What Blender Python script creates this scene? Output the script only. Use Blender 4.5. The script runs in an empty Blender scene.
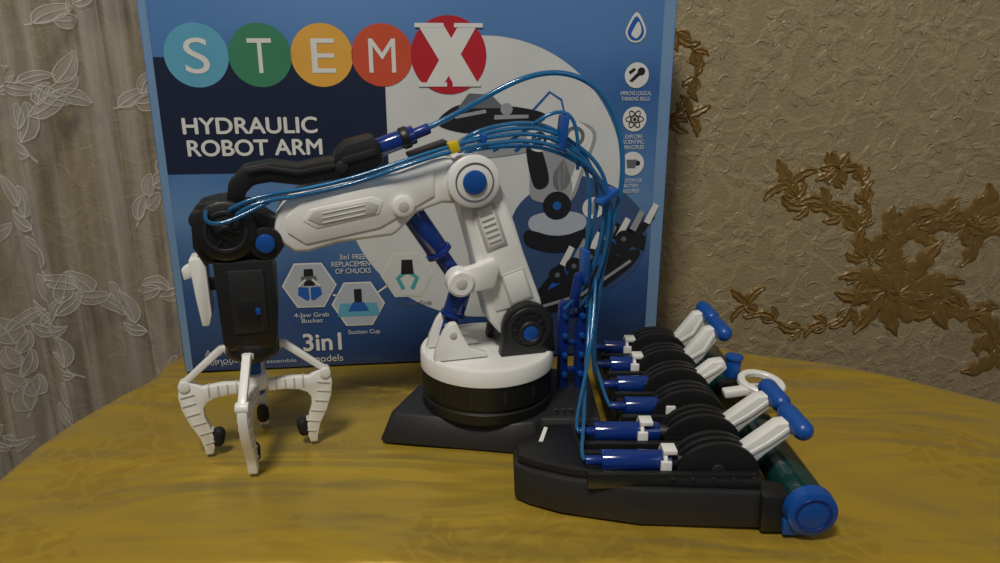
import bpy, bmesh, math, random
from mathutils import Vector, Matrix, noise
random.seed(4)
scn=bpy.context.scene
try:
    scn.view_settings.view_transform='Standard'
    scn.view_settings.look='None'
except Exception: pass
T0=0.75   # table-top height (m); all modelling below is in centimetres

# ------------------------------------------------------------------ materials
def lin(c):
    r=[]
    for v in c:
        v=v/255.0
        r.append(v/12.92 if v<=0.04045 else ((v+0.055)/1.055)**2.4)
    return tuple(r)+(1.0,)
MATS={}
def mat(name,col,rough=0.5,metal=0.0,spec=0.5,var=0.06,bump=0.0,bscale=200.0,trans=0.0,coat=0.0,alpha=1.0,sheen=0.0,vscale=30.0):
    if name in MATS: return MATS[name]
    m=bpy.data.materials.new(name); m.use_nodes=True
    nt=m.node_tree; N=nt.nodes; L=nt.links
    b=N['Principled BSDF']
    b.inputs['Roughness'].default_value=rough
    b.inputs['Metallic'].default_value=metal
    b.inputs['Specular IOR Level'].default_value=spec
    b.inputs['Transmission Weight'].default_value=trans
    b.inputs['Coat Weight'].default_value=coat
    b.inputs['Alpha'].default_value=alpha
    b.inputs['Sheen Weight'].default_value=sheen
    nz=N.new('ShaderNodeTexNoise')
    nz.inputs['Scale'].default_value=vscale; nz.inputs['Detail'].default_value=3
    geo=N.new('ShaderNodeNewGeometry')
    L.new(geo.outputs['Position'],nz.inputs['Vector'])
    rp=N.new('ShaderNodeValToRGB'); c=lin(col)
    rp.color_ramp.elements[0].position=0.3; rp.color_ramp.elements[1].position=0.7
    rp.color_ramp.elements[0].color=tuple(x*(1-var) for x in c[:3])+(1,)
    rp.color_ramp.elements[1].color=tuple(min(1,x*(1+var)) for x in c[:3])+(1,)
    L.new(nz.outputs['Fac'],rp.inputs['Fac']); L.new(rp.outputs['Color'],b.inputs['Base Color'])
    if bump>0:
        n2=N.new('ShaderNodeTexNoise'); n2.inputs['Scale'].default_value=bscale
        L.new(geo.outputs['Position'],n2.inputs['Vector'])
        bp=N.new('ShaderNodeBump'); bp.inputs['Strength'].default_value=bump; bp.inputs['Distance'].default_value=0.001
        L.new(n2.outputs['Fac'],bp.inputs['Height']); L.new(bp.outputs['Normal'],b.inputs['Normal'])
    MATS[name]=m
    return m
WHITE=mat('white_plastic',(228,229,227),0.34)
WHITE2=mat('white_plastic_panel',(190,190,187),0.45)
BLACK=mat('black_plastic',(22,23,24),0.42,bump=.15,bscale=900)
BLACK2=mat('charcoal_plastic',(30,31,33),0.5,bump=.15,bscale=900)
BLUE=mat('blue_plastic',(16,76,156),0.35)
DBLUE=mat('dark_blue_plastic',(14,46,122),0.3)
TUBE=mat('blue_pvc_tube',(46,140,202),0.14,trans=0.65,coat=.2)
SYR=mat('blue_syringe_barrel',(16,56,140),0.15,trans=0.3,coat=.4)
GREEN=mat('teal_roller',(14,58,56),0.2,trans=0.15,coat=.5)
RUBBER=mat('black_rubber',(16,16,17),0.75)
YEL=mat('yellow_clip_plastic',(205,180,20),0.4)
STEEL=mat('steel_clip',(170,170,168),0.3,metal=1.0)
def ink(name,col,rough=.45): return mat('print_'+name,col,rough,var=.04)

# ------------------------------------------------------------------ helpers
def empty(name,loc=(0,0,0),rot=0.0,parent=None,scale=None):
    e=bpy.data.objects.new(name,None); e.empty_display_size=.05
    scn.collection.objects.link(e); e.location=loc; e.rotation_euler=(0,0,rot)
    if scale: e.scale=(scale,)*3
    if parent: e.parent=parent
    return e
def finish(name,bm,m,parent,bev=0,seg=2,ang=0.6):
    bmesh.ops.recalc_face_normals(bm,faces=bm.faces[:])
    if bev>0:
        es=[e for e in bm.edges if len(e.link_faces)==2 and e.calc_face_angle(0)>ang]
        try: bmesh.ops.bevel(bm,geom=es,offset=bev,segments=seg,profile=.5,affect='EDGES',clamp_overlap=True)
        except Exception: pass
    for f in bm.faces: f.smooth=True
    for e in bm.edges:
        if len(e.link_faces)==2 and e.calc_face_angle(0)>0.62: e.smooth=False
    me=bpy.data.meshes.new(name); bm.to_mesh(me); bm.free()
    if m: me.materials.append(m)
    ob=bpy.data.objects.new(name,me); scn.collection.objects.link(ob)
    if parent: ob.parent=parent
    return ob
def prism(name,pts,y0,y1,m,parent,bev=.15,seg=2):
    """outline in x-z extruded along y"""
    bm=bmesh.new()
    a=[bm.verts.new((x,y0,z)) for x,z in pts]; b=[bm.verts.new((x,y1,z)) for x,z in pts]
    bm.faces.new(a); bm.faces.new(b[::-1]); n=len(pts)
    for i in range(n): bm.faces.new((a[i],b[i],b[(i+1)%n],a[(i+1)%n]))
    return finish(name,bm,m,parent,bev,seg)
def slab(name,pts,z0,z1,m,parent,bev=.15,top=None,seg=2):
    """outline in x-y extruded along z, optional different top outline"""
    top=top or pts
    bm=bmesh.new()
    a=[bm.verts.new((x,y,z0)) for x,y in pts]; b=[bm.verts.new((x,y,z1)) for x,y in top]
    bm.faces.new(a); bm.faces.new(b[::-1]); n=len(pts)
    for i in range(n): bm.faces.new((a[i],b[i],b[(i+1)%n],a[(i+1)%n]))
    return finish(name,bm,m,parent,bev,seg)
def box(name,c,d,m,parent,bev=.1,rot=(0,0,0)):
    bm=bmesh.new(); bmesh.ops.create_cube(bm,size=1)
    for v in bm.verts: v.co=Vector((v.co.x*d[0],v.co.y*d[1],v.co.z*d[2]))
    bmesh.ops.recalc_face_normals(bm,faces=bm.faces[:])
    if bev>0: bmesh.ops.bevel(bm,geom=bm.edges[:],offset=min(bev,min(d)*.45),segments=2,profile=.5,affect='EDGES')
    R=(Matrix.Rotation(rot[2],4,'Z')@Matrix.Rotation(rot[1],4,'Y')@Matrix.Rotation(rot[0],4,'X'))
    for v in bm.verts: v.co=R@v.co+Vector(c)
    return finish(name,bm,m,parent,0)
def lathe(name,p0,p1,prof,m,parent,n=40):
    """prof: list of (t along axis in cm from p0, radius); closed at ends"""
    p0=Vector(p0);p1=Vector(p1);ax=(p1-p0).normalized()
    q=ax.to_track_quat('Z','Y').to_matrix()
    bm=bmesh.new(); rings=[]
    for t,r in prof:
        rings.append([bm.verts.new(p0+q@Vector((r*math.cos(2*math.pi*i/n),r*math.sin(2*math.pi*i/n),t))) for i in range(n)])
    for k in range(len(rings)-1):
        for i in range(n): bm.faces.new((rings[k][i],rings[k][(i+1)%n],rings[k+1][(i+1)%n],rings[k+1][i]))
    bm.faces.new(rings[0][::-1]); bm.faces.new(rings[-1])
    return finish(name,bm,m,parent,0)
def cyl(name,p0,p1,r,m,parent,bev=.12,n=36,r2=None):
    L=(Vector(p1)-Vector(p0)).length; r2=r if r2 is None else r2
    b=min(bev,r*.45,r2*.45,L*.45)
    pr=[(0,r-b),(b*.3,r-b*.3),(b,r),(L-b,r2),(L-b*.3,r2-b*.3),(L,r2-b)]
    return lathe(name,p0,p1,pr,m,parent,n)
def capsule(name,p0,p1,r,m,parent):
    L=(Vector(p1)-Vector(p0)).length; pr=[]
    for k in range(0,7):
        a=math.pi/2*k/6; pr.append((r-r*math.cos(a),max(.02,r*math.sin(a))))
    for k in range(6,-1,-1):
        a=math.pi/2*k/6; pr.append((L-r+r*math.cos(a),max(.02,r*math.sin(a))))
    return lathe(name,p0,p1,pr,m,parent,24)
def ringy(name,c,axis,r_out,r_in,h,m,parent,n=48):
    c=Vector(c);ax=Vector(axis).normalized();p0=c-ax*h/2
    q=ax.to_track_quat('Z','Y').to_matrix(); bm=bmesh.new(); b=min(h,r_out-r_in)*.2
    prof=[(0,r_in+b),(0,r_out-b),(b,r_out),(h-b,r_out),(h,r_out-b),(h,r_in+b),(h-b,r_in),(b,r_in)]
    R=[[bm.verts.new(p0+q@Vector((r*math.cos(2*math.pi*i/n),r*math.sin(2*math.pi*i/n),t))) for i in range(n)] for t,r in prof]
    for k in range(len(R)):
        K=(k+1)%len(R)
        for i in range(n): bm.faces.new((R[k][i],R[k][(i+1)%n],R[K][(i+1)%n],R[K][i]))
    return finish(name,bm,m,parent,0)
def tube(name,pts,r,m,parent,res=5):
    cu=bpy.data.curves.new(name,'CURVE'); cu.dimensions='3D'; cu.bevel_depth=r; cu.bevel_resolution=res; cu.use_fill_caps=True
    s=cu.splines.new('NURBS'); s.points.add(len(pts)-1)
    for i,p in enumerate(pts): s.points[i].co=(p[0],p[1],p[2],1)
    s.order_u=4; s.use_endpoint_u=True; s.resolution_u=10
    cu.materials.append(m)
    ob=bpy.data.objects.new(name,cu); scn.collection.objects.link(ob); ob.parent=parent
    return ob
def band(center,w):
    """thicken a 2-D polyline to an outline; w scalar or list"""
    n=len(center); a=[];b=[]
    for i,(x,z) in enumerate(center):
        x0,z0=center[max(0,i-1)]; x1,z1=center[min(n-1,i+1)]
        d=Vector((x1-x0,z1-z0)).normalized(); ww=(w[i] if isinstance(w,(list,tuple)) else w)/2
        a.append((x-d.y*ww,z+d.x*ww)); b.append((x+d.y*ww,z-d.x*ww))
    return a+b[::-1]
def circ(cx,cz,r,a0=0,a1=360,n=32):
    return [(cx+r*math.cos(math.radians(a0+(a1-a0)*i/n)),cz+r*math.sin(math.radians(a0+(a1-a0)*i/n))) for i in range(n+(0 if a1-a0>=360 else 1))]
def catmull(P,k=8,closed=True):
    n=len(P);o=[]
    for i in range(n if closed else n-1):
        p0,p1,p2,p3=[Vector(P[(i+j)%n] if closed else P[min(max(i+j,0),n-1)]) for j in (-1,0,1,2)]
        for s in range(k):
            t=s/k
            o.append(.5*((2*p1)+(p2-p0)*t+(2*p0-5*p1+4*p2-p3)*t*t+(3*p1-p0-3*p2+p3)*t**3))
    if not closed: o.append(Vector(P[-1]))
    return o

# ------------------------------------------------------------------ room
def room_box(name,lo,hi,m):
    bm=bmesh.new(); bmesh.ops.create_cube(bm,size=1)
    for v in bm.verts:
        v.co=Vector([lo[i]+(v.co[i]+.5)*(hi[i]-lo[i]) for i in range(3)])
    return finish(name,bm,m,None,0)
# embossed wallpaper
wp=bpy.data.materials.new('embossed_wallpaper'); wp.use_nodes=True
nt=wp.node_tree;N=nt.nodes;Lk=nt.links;b=N['Principled BSDF'];b.inputs['Roughness'].default_value=.46
b.inputs['Specular IOR Level'].default_value=.5
geo=N.new('ShaderNodeNewGeometry')
nz=N.new('ShaderNodeTexNoise');nz.inputs['Scale'].default_value=22;nz.inputs['Detail'].default_value=1
Lk.new(geo.outputs['Position'],nz.inputs['Vector'])
mx=N.new('ShaderNodeVectorMath');mx.operation='SCALE';mx.inputs['Scale'].default_value=.09
Lk.new(nz.outputs['Color'],mx.inputs[0])
ad=N.new('ShaderNodeVectorMath');ad.operation='ADD';Lk.new(geo.outputs['Position'],ad.inputs[0]);Lk.new(mx.outputs[0],ad.inputs[1])
vo=N.new('ShaderNodeTexVoronoi');vo.feature='DISTANCE_TO_EDGE';vo.inputs['Scale'].default_value=30;Lk.new(ad.outputs[0],vo.inputs['Vector'])
vr=N.new('ShaderNodeMapRange');vr.inputs['From Max'].default_value=.16;Lk.new(vo.outputs['Distance'],vr.inputs['Value'])
fn=N.new('ShaderNodeTexNoise');fn.inputs['Scale'].default_value=330;fn.inputs['Detail'].default_value=3;Lk.new(geo.outputs['Position'],fn.inputs['Vector'])
m1=N.new('ShaderNodeMath');m1.operation='MULTIPLY';m1.inputs[1].default_value=-.45;Lk.new(vr.outputs[0],m1.inputs[0])
m2=N.new('ShaderNodeMath');m2.operation='MULTIPLY_ADD';m2.inputs[1].default_value=1.0;Lk.new(fn.outputs['Fac'],m2.inputs[0]);Lk.new(m1.outputs[0],m2.inputs[2])
bp=N.new('ShaderNodeBump');bp.inputs['Strength'].default_value=.6;bp.inputs['Distance'].default_value=.0014
Lk.new(m2.outputs[0],bp.inputs['Height']);Lk.new(bp.outputs['Normal'],b.inputs['Normal'])
rp=N.new('ShaderNodeValToRGB');rp.color_ramp.elements[0].position=.0;rp.color_ramp.elements[1].position=.6
rp.color_ramp.elements[0].color=lin((140,127,98));rp.color_ramp.elements[1].color=lin((153,140,109))
Lk.new(m2.outputs[0],rp.inputs['Fac']);Lk.new(rp.outputs['Color'],b.inputs['Base Color'])
FLOOR=mat('brown_laminate',(96,70,46),.45,bump=.2,bscale=60)
WALLP=mat('plain_wall',(170,155,128),.7)
wall=room_box('wall_back',(-1.6,.14,0),(1.8,.24,2.6),wp)
room_box('wall_left',(-1.7,-1.6,0),(-1.6,.24,2.6),WALLP)
room_box('floor',(-1.7,-1.6,-.05),(1.8,.24,0),FLOOR)
room_box('ceiling',(-1.7,-1.6,2.6),(1.8,.24,2.65),mat('white_ceiling',(200,195,185),.8))

# leaf shape used by wallpaper damask and lace embroidery
def leaf(bm,mp,bx,bz,ang,L,W,bend=0.0,lobes=5,h=.3,depth=.4,n=26,edge=.02):
    x,z=bx,bz; sp=[];a=ang
    for i in range(n+1):
        sp.append((x,z,a)); a+=bend/n; x+=math.cos(a)*L/n; z+=math.sin(a)*L/n
    Lf=[];Md=[];Rt=[]
    for i,(x,z,a) in enumerate(sp):
        t=i/n; w=W*(math.sin(math.pi*min(1,t**.8))**.7 if 0<t<1 else 0)*(1-depth+depth*abs(math.cos(lobes*math.pi*t)))
        w=max(w,.02)
        nx,nz=-math.sin(a),math.cos(a); fx,fz=math.cos(a)*w*.3,math.sin(a)*w*.3
        Lf.append(bm.verts.new(mp(x+nx*w+fx,z+nz*w+fz,edge)))
        Rt.append(bm.verts.new(mp(x-nx*w+fx,z-nz*w+fz,edge)))
        Md.append((bm.verts.new(mp(x+nx*w*.5+fx*.5,z+nz*w*.5+fz*.5,h)),bm.verts.new(mp(x,z,h*.4)),bm.verts.new(mp(x-nx*w*.5+fx*.5,z-nz*w*.5+fz*.5,h))))
    rows=[Lf,[m[0] for m in Md],[m[1] for m in Md],[m[2] for m in Md],Rt]
    for k in range(4):
        for i in range(n):
            try: bm.faces.new((rows[k][i],rows[k+1][i],rows[k+1][i+1],rows[k][i+1]))
            except Exception: pass
def stem(bm,mp,pts,w,h):
    P=catmull(pts,8,False); A=[];B=[];M=[];n=len(P)
    for i,p in enumerate(P):
        d=(P[min(n-1,i+1)]-P[max(0,i-1)]).normalized(); ww=w*(1-.6*i/n)
        A.append(bm.verts.new(mp(p.x-d.y*ww,p.y+d.x*ww,.02)));B.append(bm.verts.new(mp(p.x+d.y*ww,p.y-d.x*ww,.02)));M.append(bm.verts.new(mp(p.x,p.y,h)))
    for i in range(n-1):
        bm.faces.new((A[i],M[i],M[i+1],A[i+1])); bm.faces.new((M[i],B[i],B[i+1],M[i+1]))
    return P
# damask motif in gold relief (cm on wall plane; x right, z above table)
GOLD=mat('gold_damask_relief',(120,94,46),.42,metal=.15,spec=.6,var=.14,vscale=60,bump=.4,bscale=500)
wmap=lambda x,z,h:(x*.01,.14-h*.01,T0+z*.01)
bm=bmesh.new()
def branch(pts,size,step=5,w=.26,side=1,lead=True):
    P=stem(bm,wmap,pts,w,.16); n=len(P); k=2; s=side
    while k<n-2:
        d=(P[k+1]-P[k-1]); a=math.atan2(d.y,d.x); f=(1-.3*k/n)
        leaf(bm,wmap,P[k].x,P[k].y,a+s*.65,size*f,size*.21*f,bend=-s*1.7,lobes=4,h=.2,depth=.32)
        leaf(bm,wmap,P[k].x,P[k].y,a+s*1.6,size*f*.65,size*.17*f,bend=-s*1.3,lobes=3,h=.16,depth=.3)
        leaf(bm,wmap,P[k].x,P[k].y,a-s*.9,size*f*.6,size*.15*f,bend=s*1.6,lobes=2,h=.15,depth=.25)
        s=-s;k+=step
    d=P[-1]-P[-3]; a=math.atan2(d.y,d.x)
    if lead:
        for q in (-.8,0,.8): leaf(bm,wmap,P[-1].x,P[-1].y,a+q,size*.8,size*.18,bend=q*1.8,lobes=3,h=.18,depth=.3)
def motif(ox,oz):
    G=lambda L:[(x+ox,z+oz) for x,z in L]
    branch(G([(41,6.5),(38.6,11),(35.7,13),(32.6,13.4),(31.2,15.2)]),4.3)
    branch(G([(41,6.5),(43.6,10),(47.4,11.4),(51.5,11)]),6.4,side=-1)
    branch(G([(41,6),(44.6,2.6),(49.3,2.4),(54.4,-.3),(57,-3.5)]),6.4)
    branch(G([(41,6),(39,.8),(34.7,-1),(30,.4),(28,1.8)]),3.6,side=-1)
    branch(G([(39,10.5),(39.5,14),(37.5,17.4),(35.8,17)]),3.0,side=-1)
    branch(G([(51,11),(55,13),(59,17)]),5.4)
    for a in range(0,360,60): leaf(bm,wmap,36.0+ox,17.2+oz,math.radians(a),1.9,.65,lobes=0,h=.22,depth=0)
    for a in (0,30,60,95,130): leaf(bm,wmap,44.5+ox,3+oz,math.radians(a),7.6,1.35,bend=math.radians((a-65)*1.0),lobes=5,h=.22,depth=.32)
    for a in (-30,-75,-110,-150): leaf(bm,wmap,43+ox,3.5+oz,math.radians(a),5.8,1.15,bend=math.radians((a+90)*.9),lobes=4,h=.22,depth=.3)
motif(0,0); motif(64,0); motif(64,56); motif(0,56)
for oz in (0,56):
    branch([(12,34+oz),(16,32+oz),(19.5,29.5+oz),(20,25.5+oz),(18,22.5+oz)],3.2,side=-1)
    branch([(12,20+oz),(15,20.5+oz),(19.6,22.6+oz)],3.2)
finish('damask_relief',bm,GOLD,None,0).parent=wall
# tone-on-tone embossed scrolls across the paper
bm=bmesh.new(); rs=random.Random(11)
for gx in range(25):
    for gz in range(15):
        x=12+gx*4.5+rs.uniform(-1,1)+(gz%2)*2.2; z=-22+gz*4.3+rs.uniform(-1,1)
        a0=rs.uniform(0,6.28); sg=rs.choice((-1,1)); P=[]
        for k in range(9):
            t=k/8; r=2.4*(1-t*.8); P.append((x+r*math.cos(a0+sg*t*4.6),z+r*math.sin(a0+sg*t*4.6)))
        Q=stem(bm,wmap,P,.3,.08)
        for k in (6,16,28,40):
            d=Q[k+1]-Q[k-1]; aa=math.atan2(d.y,d.x)
            leaf(bm,wmap,Q[k].x,Q[k].y,aa-sg*.8,1.8,.6,bend=sg*.9,lobes=2,h=.085,depth=.2,n=10,edge=0.0)
finish('embossed_scrolls',bm,wp,None,0).parent=wall

# ------------------------------------------------------------------ lace curtain
cur=empty('lace_curtain',(0,0,T0),scale=.01)
def cy(x,z):
    a=math.sin(x*.72+1.0*math.sin(x*.23)+z*.012); b_=math.sin(x*1.9+1.1+z*.02)
    return 11.4+1.35*math.copysign(abs(a)**.7,a)+.45*b_
bm=bmesh.new(); nx,nz_=440,60; x0,x1=-110,-22; z0,z1=-72,150
g=[[bm.verts.new((x0+(x1-x0)*i/nx,cy(x0+(x1-x0)*i/nx,z0+(z1-z0)*j/nz_),z0+(z1-z0)*j/nz_)) for i in range(nx+1)] for j in range(nz_+1)]
for j in range(nz_):
    for i in range(nx): bm.faces.new((g[j][i],g[j][i+1],g[j+1][i+1],g[j+1][i]))
lm=bpy.data.materials.new('lace_net'); lm.use_nodes=True; nt=lm.node_tree;N=nt.nodes;Lk=nt.links;b=N['Principled BSDF']
b.inputs['Base Color'].default_value=lin((184,178,170)); b.inputs['Roughness'].default_value=.7; b.inputs['Sheen Weight'].default_value=.4
tc=N.new('ShaderNodeTexCoord'); mp_=N.new('ShaderNodeMapping'); mp_.inputs['Scale'].default_value=(1,0.0,.05); Lk.new(tc.outputs['Object'],mp_.inputs['Vector'])
n1=N.new('ShaderNodeTexNoise');n1.inputs['Scale'].default_value=.55;n1.inputs['Detail'].default_value=5;n1.inputs['Roughness'].default_value=.65;Lk.new(mp_.outputs[0],n1.inputs['Vector'])
rp=N.new('ShaderNodeValToRGB');rp.color_ramp.elements[0].position=.40;rp.color_ramp.elements[1].position=.64
rp.color_ramp.elements[0].color=(.12,)*3+(1,);rp.color_ramp.elements[1].color=(.56,)*3+(1,)
Lk.new(n1.outputs['Fac'],rp.inputs['Fac']);Lk.new(rp.outputs['Color'],b.inputs['Alpha'])
finish('net',bm,lm,cur,0)
EMB=mat('lace_embroidery',(196,192,186),.8,alpha=.34)
EMBL=mat('lace_cord',(208,205,200),.8,alpha=.6)
cmap=lambda x,z,h:(x,cy(x,z)-.08-h*.25,z)
bm=bmesh.new(); bm2=bmesh.new()
def oleaf(x,z,a,L,W,bend):
    leaf(bm,cmap,x,z,a,L,W,bend=bend,lobes=0,depth=0,h=.2,n=12)
    sp=[];aa=a;px,pz=x,z
    for i in range(13):
        sp.append((px,pz,aa)); aa+=bend/12; px+=math.cos(aa)*L/12; pz+=math.sin(aa)*L/12
    for s in (-1,0,1):
        pts=[(q[0]-math.sin(q[2])*s*W*math.sin(math.pi*(i/12)**.8)**.7,q[1]+math.cos(q[2])*s*W*math.sin(math.pi*(i/12)**.8)**.7) if 0<i<12 else (q[0],q[1]) for i,q in enumerate(sp)]
        P=pts[::2]; stem(bm2,lambda x,z,h:cmap(x,z,h+.5),P,.07,.15)
def vine(x,z,a,Ln):
    P=[(x,z)]
    for i in range(5):
        a+=random.uniform(-.5,.5); x+=math.cos(a)*Ln/5; z+=math.sin(a)*Ln/5; P.append((x,z))
    Q=stem(bm2,cmap,P,.09,.1); s=1
    for k in range(4,len(Q)-1,6):
        d=Q[k+1]-Q[k-1]; aa=math.atan2(d.y,d.x)
        oleaf(Q[k].x,Q[k].y,aa+s*.7,random.uniform(2.4,4.4),random.uniform(.45,.8),-s*.8); s=-s
    d=Q[-1]-Q[-3]; oleaf(Q[-1].x,Q[-1].y,math.atan2(d.y,d.x),3.6,.75,.3)
for gx in range(10):
    for gz in range(17):
        vine(-106+gx*8.6+random.uniform(-2,2),-60+gz*12+(gx%2)*6+random.uniform(-2,2),math.pi/2+random.uniform(-1.3,1.3),9.0)
for B in (bm,bm2):
    for v in [v for v in B.verts if v.co.x>-22.3 or v.co.x<-109.5]: B.verts.remove(v)
finish('embroidery',bm,EMB,cur,0); finish('embroidery_cord',bm2,EMBL,cur,0)

# ------------------------------------------------------------------ table + satin cloth
OUT=[(-30,-28.4),(0,-28.7),(38,-28.4),(46.5,-26.5),(49.5,-18),(48.3,-10),(44,-5.9),(34.3,1.9),(25.2,5.6),(18,10.2),(6,11.6),(-10,11),(-24,7.6),(-30.6,6.8),(-33,3),(-33,-1.2),(-34.4,-5),(-36,-11.1),(-36.4,-19),(-35.3,-26)]
O=catmull(OUT,10); nO=len(O); C=Vector((4,-10))
cloth=bpy.data.materials.new('gold_satin_damask'); cloth.use_nodes=True; nt=cloth.node_tree;N=nt.nodes;Lk=nt.links;b=N['Principled BSDF']
geo=N.new('ShaderNodeNewGeometry')
dn=N.new('ShaderNodeTexNoise');dn.inputs['Scale'].default_value=24;dn.inputs['Detail'].default_value=2;Lk.new(geo.outputs['Position'],dn.inputs['Vector'])
sc=N.new('ShaderNodeVectorMath');sc.operation='SCALE';sc.inputs['Scale'].default_value=.08;Lk.new(dn.outputs['Color'],sc.inputs[0])
ad=N.new('ShaderNodeVectorMath');ad.operation='ADD';Lk.new(geo.outputs['Position'],ad.inputs[0]);Lk.new(sc.outputs[0],ad.inputs[1])
vo=N.new('ShaderNodeTexVoronoi');vo.feature='DISTANCE_TO_EDGE';vo.inputs['Scale'].default_value=42;Lk.new(ad.outputs[0],vo.inputs['Vector'])
big=N.new('ShaderNodeTexVoronoi');big.feature='F1';big.inputs['Scale'].default_value=9;Lk.new(ad.outputs[0],big.inputs['Vector'])
rp=N.new('ShaderNodeValToRGB');rp.color_ramp.elements[0].position=.06;rp.color_ramp.elements[1].position=.14
Lk.new(vo.outputs['Distance'],rp.inputs['Fac'])
bgr=N.new('ShaderNodeValToRGB');bgr.color_ramp.elements[0].position=.40;bgr.color_ramp.elements[1].position=.46
bgr.color_ramp.elements[0].color=(1,1,1,1);bgr.color_ramp.elements[1].color=(0,0,0,1);Lk.new(big.outputs['Distance'],bgr.inputs['Fac'])
pm=N.new('ShaderNodeMath');pm.operation='MULTIPLY';Lk.new(rp.outputs['Color'],pm.inputs[0]);Lk.new(bgr.outputs['Color'],pm.inputs[1])
mc=N.new('ShaderNodeMix');mc.data_type='RGBA';mc.inputs['A'].default_value=lin((176,148,44));mc.inputs['B'].default_value=lin((165,136,36));Lk.new(pm.outputs[0],mc.inputs['Factor'])
Lk.new(mc.outputs['Result'],b.inputs['Base Color'])
mr=N.new('ShaderNodeMapRange');mr.inputs['To Min'].default_value=.34;mr.inputs['To Max'].default_value=.43;Lk.new(pm.outputs[0],mr.inputs['Value']);Lk.new(mr.outputs[0],b.inputs['Roughness'])
b.inputs['Metallic'].default_value=.35; b.inputs['Specular IOR Level'].default_value=.65; b.inputs['Sheen Weight'].default_value=.15
mpp=N.new('ShaderNodeMapping');mpp.inputs['Rotation'].default_value=(0,0,.6);mpp.inputs['Scale'].default_value=(3.0,8.5,5);Lk.new(geo.outputs['Position'],mpp.inputs['Vector'])
wn=N.new('ShaderNodeTexNoise');wn.inputs['Scale'].default_value=1.3;wn.inputs['Detail'].default_value=2.5;wn.inputs['Distortion'].default_value=1.1;Lk.new(mpp.outputs[0],wn.inputs['Vector'])
bp=N.new('ShaderNodeBump');bp.inputs['Strength'].default_value=.6;bp.inputs['Distance'].default_value=.026;Lk.new(wn.outputs['Fac'],bp.inputs['Height'])
wv=N.new('ShaderNodeTexNoise');wv.inputs['Scale'].default_value=700;Lk.new(geo.outputs['Position'],wv.inputs['Vector'])
b2=N.new('ShaderNodeBump');b2.inputs['Strength'].default_value=.12;b2.inputs['Distance'].default_value=.0005;Lk.new(wv.outputs['Fac'],b2.inputs['Height']);Lk.new(bp.outputs['Normal'],b2.inputs['Normal'])
Lk.new(b2.outputs['Normal'],b.inputs['Normal'])
bm=bmesh.new(); S=[.02]+[.02*i for i in range(2,47)]+[.94,.955,.968,.98,.988]
rings=[]
def wrk(x,y):
    v=noise.noise(Vector((x*.07,y*.13,3)))+.3*noise.noise(Vector((x*.22+y*.1,y*.22,7)))
    c=abs(noise.noise(Vector((x*.05+y*.04,y*.07-x*.03,12))))   # press creases
    return -.05-.16*(.5+.5*math.tanh(v*2))-.08*min(1,c*7)
for s in S: rings.append([bm.verts.new((C.x+(p.x-C.x)*s,C.y+(p.y-C.y)*s,wrk(C.x+(p.x-C.x)*s,C.y+(p.y-C.y)*s)-(.25*max(0,(s-.955))/.033 if s>.955 else 0))) for p in O])
for k in range(1,26):
    z=-.9-(k**1.35)*.36; f=min(1,k/12)
    R=[]
    for i,p in enumerate(O):
        n=(O[(i+1)%nO]-O[i-1]).normalized(); n=Vector((n.y,-n.x))
        amp=(.15 if p.y>3 else .9)*f
        q=p+n*(.05+amp*(math.sin(i*.55)+.5*math.sin(i*.23+1))*.55)
        R.append(bm.verts.new((q.x,q.y,z)))
    rings.append(R)
for k in range(len(rings)-1):
    for i in range(nO): bm.faces.new((rings[k][i],rings[k][(i+1)%nO],rings[k+1][(i+1)%nO],rings[k+1][i]))
bm.faces.new(rings[0][::-1])
for v in bm.verts: v.co=Vector((v.co.x*.01,v.co.y*.01,T0+v.co.z*.01))
bmesh.ops.recalc_face_normals(bm,faces=bm.faces[:])
for f in bm.faces: f.smooth=True
me=bpy.data.meshes.new('tablecloth');bm.to_mesh(me);bm.free();me.materials.append(cloth)
tcl=bpy.data.objects.new('tablecloth',me);scn.collection.objects.link(tcl)
tab=empty('side_table',(0,0,0))
WOOD=mat('dark_wood',(70,44,26),.45,bump=.2,bscale=80)
pts=[((C.x+(p.x-C.x)*.97)*.01,(C.y+(p.y-C.y)*.97)*.01) for p in O[::4]]
slab('table_top',pts,T0-.028,T0-.007,WOOD,tab,bev=0)
for i,(x,y) in enumerate([(-.28,-.23),(.38,-.23),(-.26,.02),(.26,.0)]):
    cyl(f'leg_{i+1}',(x,y,0),(x,y,T0-.028),.022,WOOD,tab,bev=.003,r2=.028)

# ------------------------------------------------------------------ printed box
bx=empty('toy_packaging_box',(-.298,-.006,T0),math.radians(6.9),scale=.01)
BW,BH,BD=45.9,34.8,6.0
bmx=bpy.data.materials.new('printed_cardboard'); bmx.use_nodes=True; nt=bmx.node_tree;N=nt.nodes;Lk=nt.links;b=N['Principled BSDF'];b.inputs['Roughness'].default_value=.42
tc=N.new('ShaderNodeTexCoord');sp=N.new('ShaderNodeSeparateXYZ');Lk.new(tc.outputs['Object'],sp.inputs[0])
dv=N.new('ShaderNodeMath');dv.operation='DIVIDE';dv.inputs[1].default_value=BH;Lk.new(sp.outputs['Z'],dv.inputs[0])
nz=N.new('ShaderNodeTexNoise');nz.inputs['Scale'].default_value=.12;nz.inputs['Detail'].default_value=2;Lk.new(tc.outputs['Object'],nz.inputs['Vector'])
aa=N.new('ShaderNodeMath');aa.operation='MULTIPLY_ADD';aa.inputs[1].default_value=.25;Lk.new(nz.outputs['Fac'],aa.inputs[0]);Lk.new(dv.outputs[0],aa.inputs[2])
rp=N.new('ShaderNodeValToRGB');cr=rp.color_ramp
cr.elements[0].position=.1;cr.elements[0].color=lin((26,58,116));cr.elements[1].position=1.0;cr.elements[1].color=lin((68,112,166))
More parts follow.
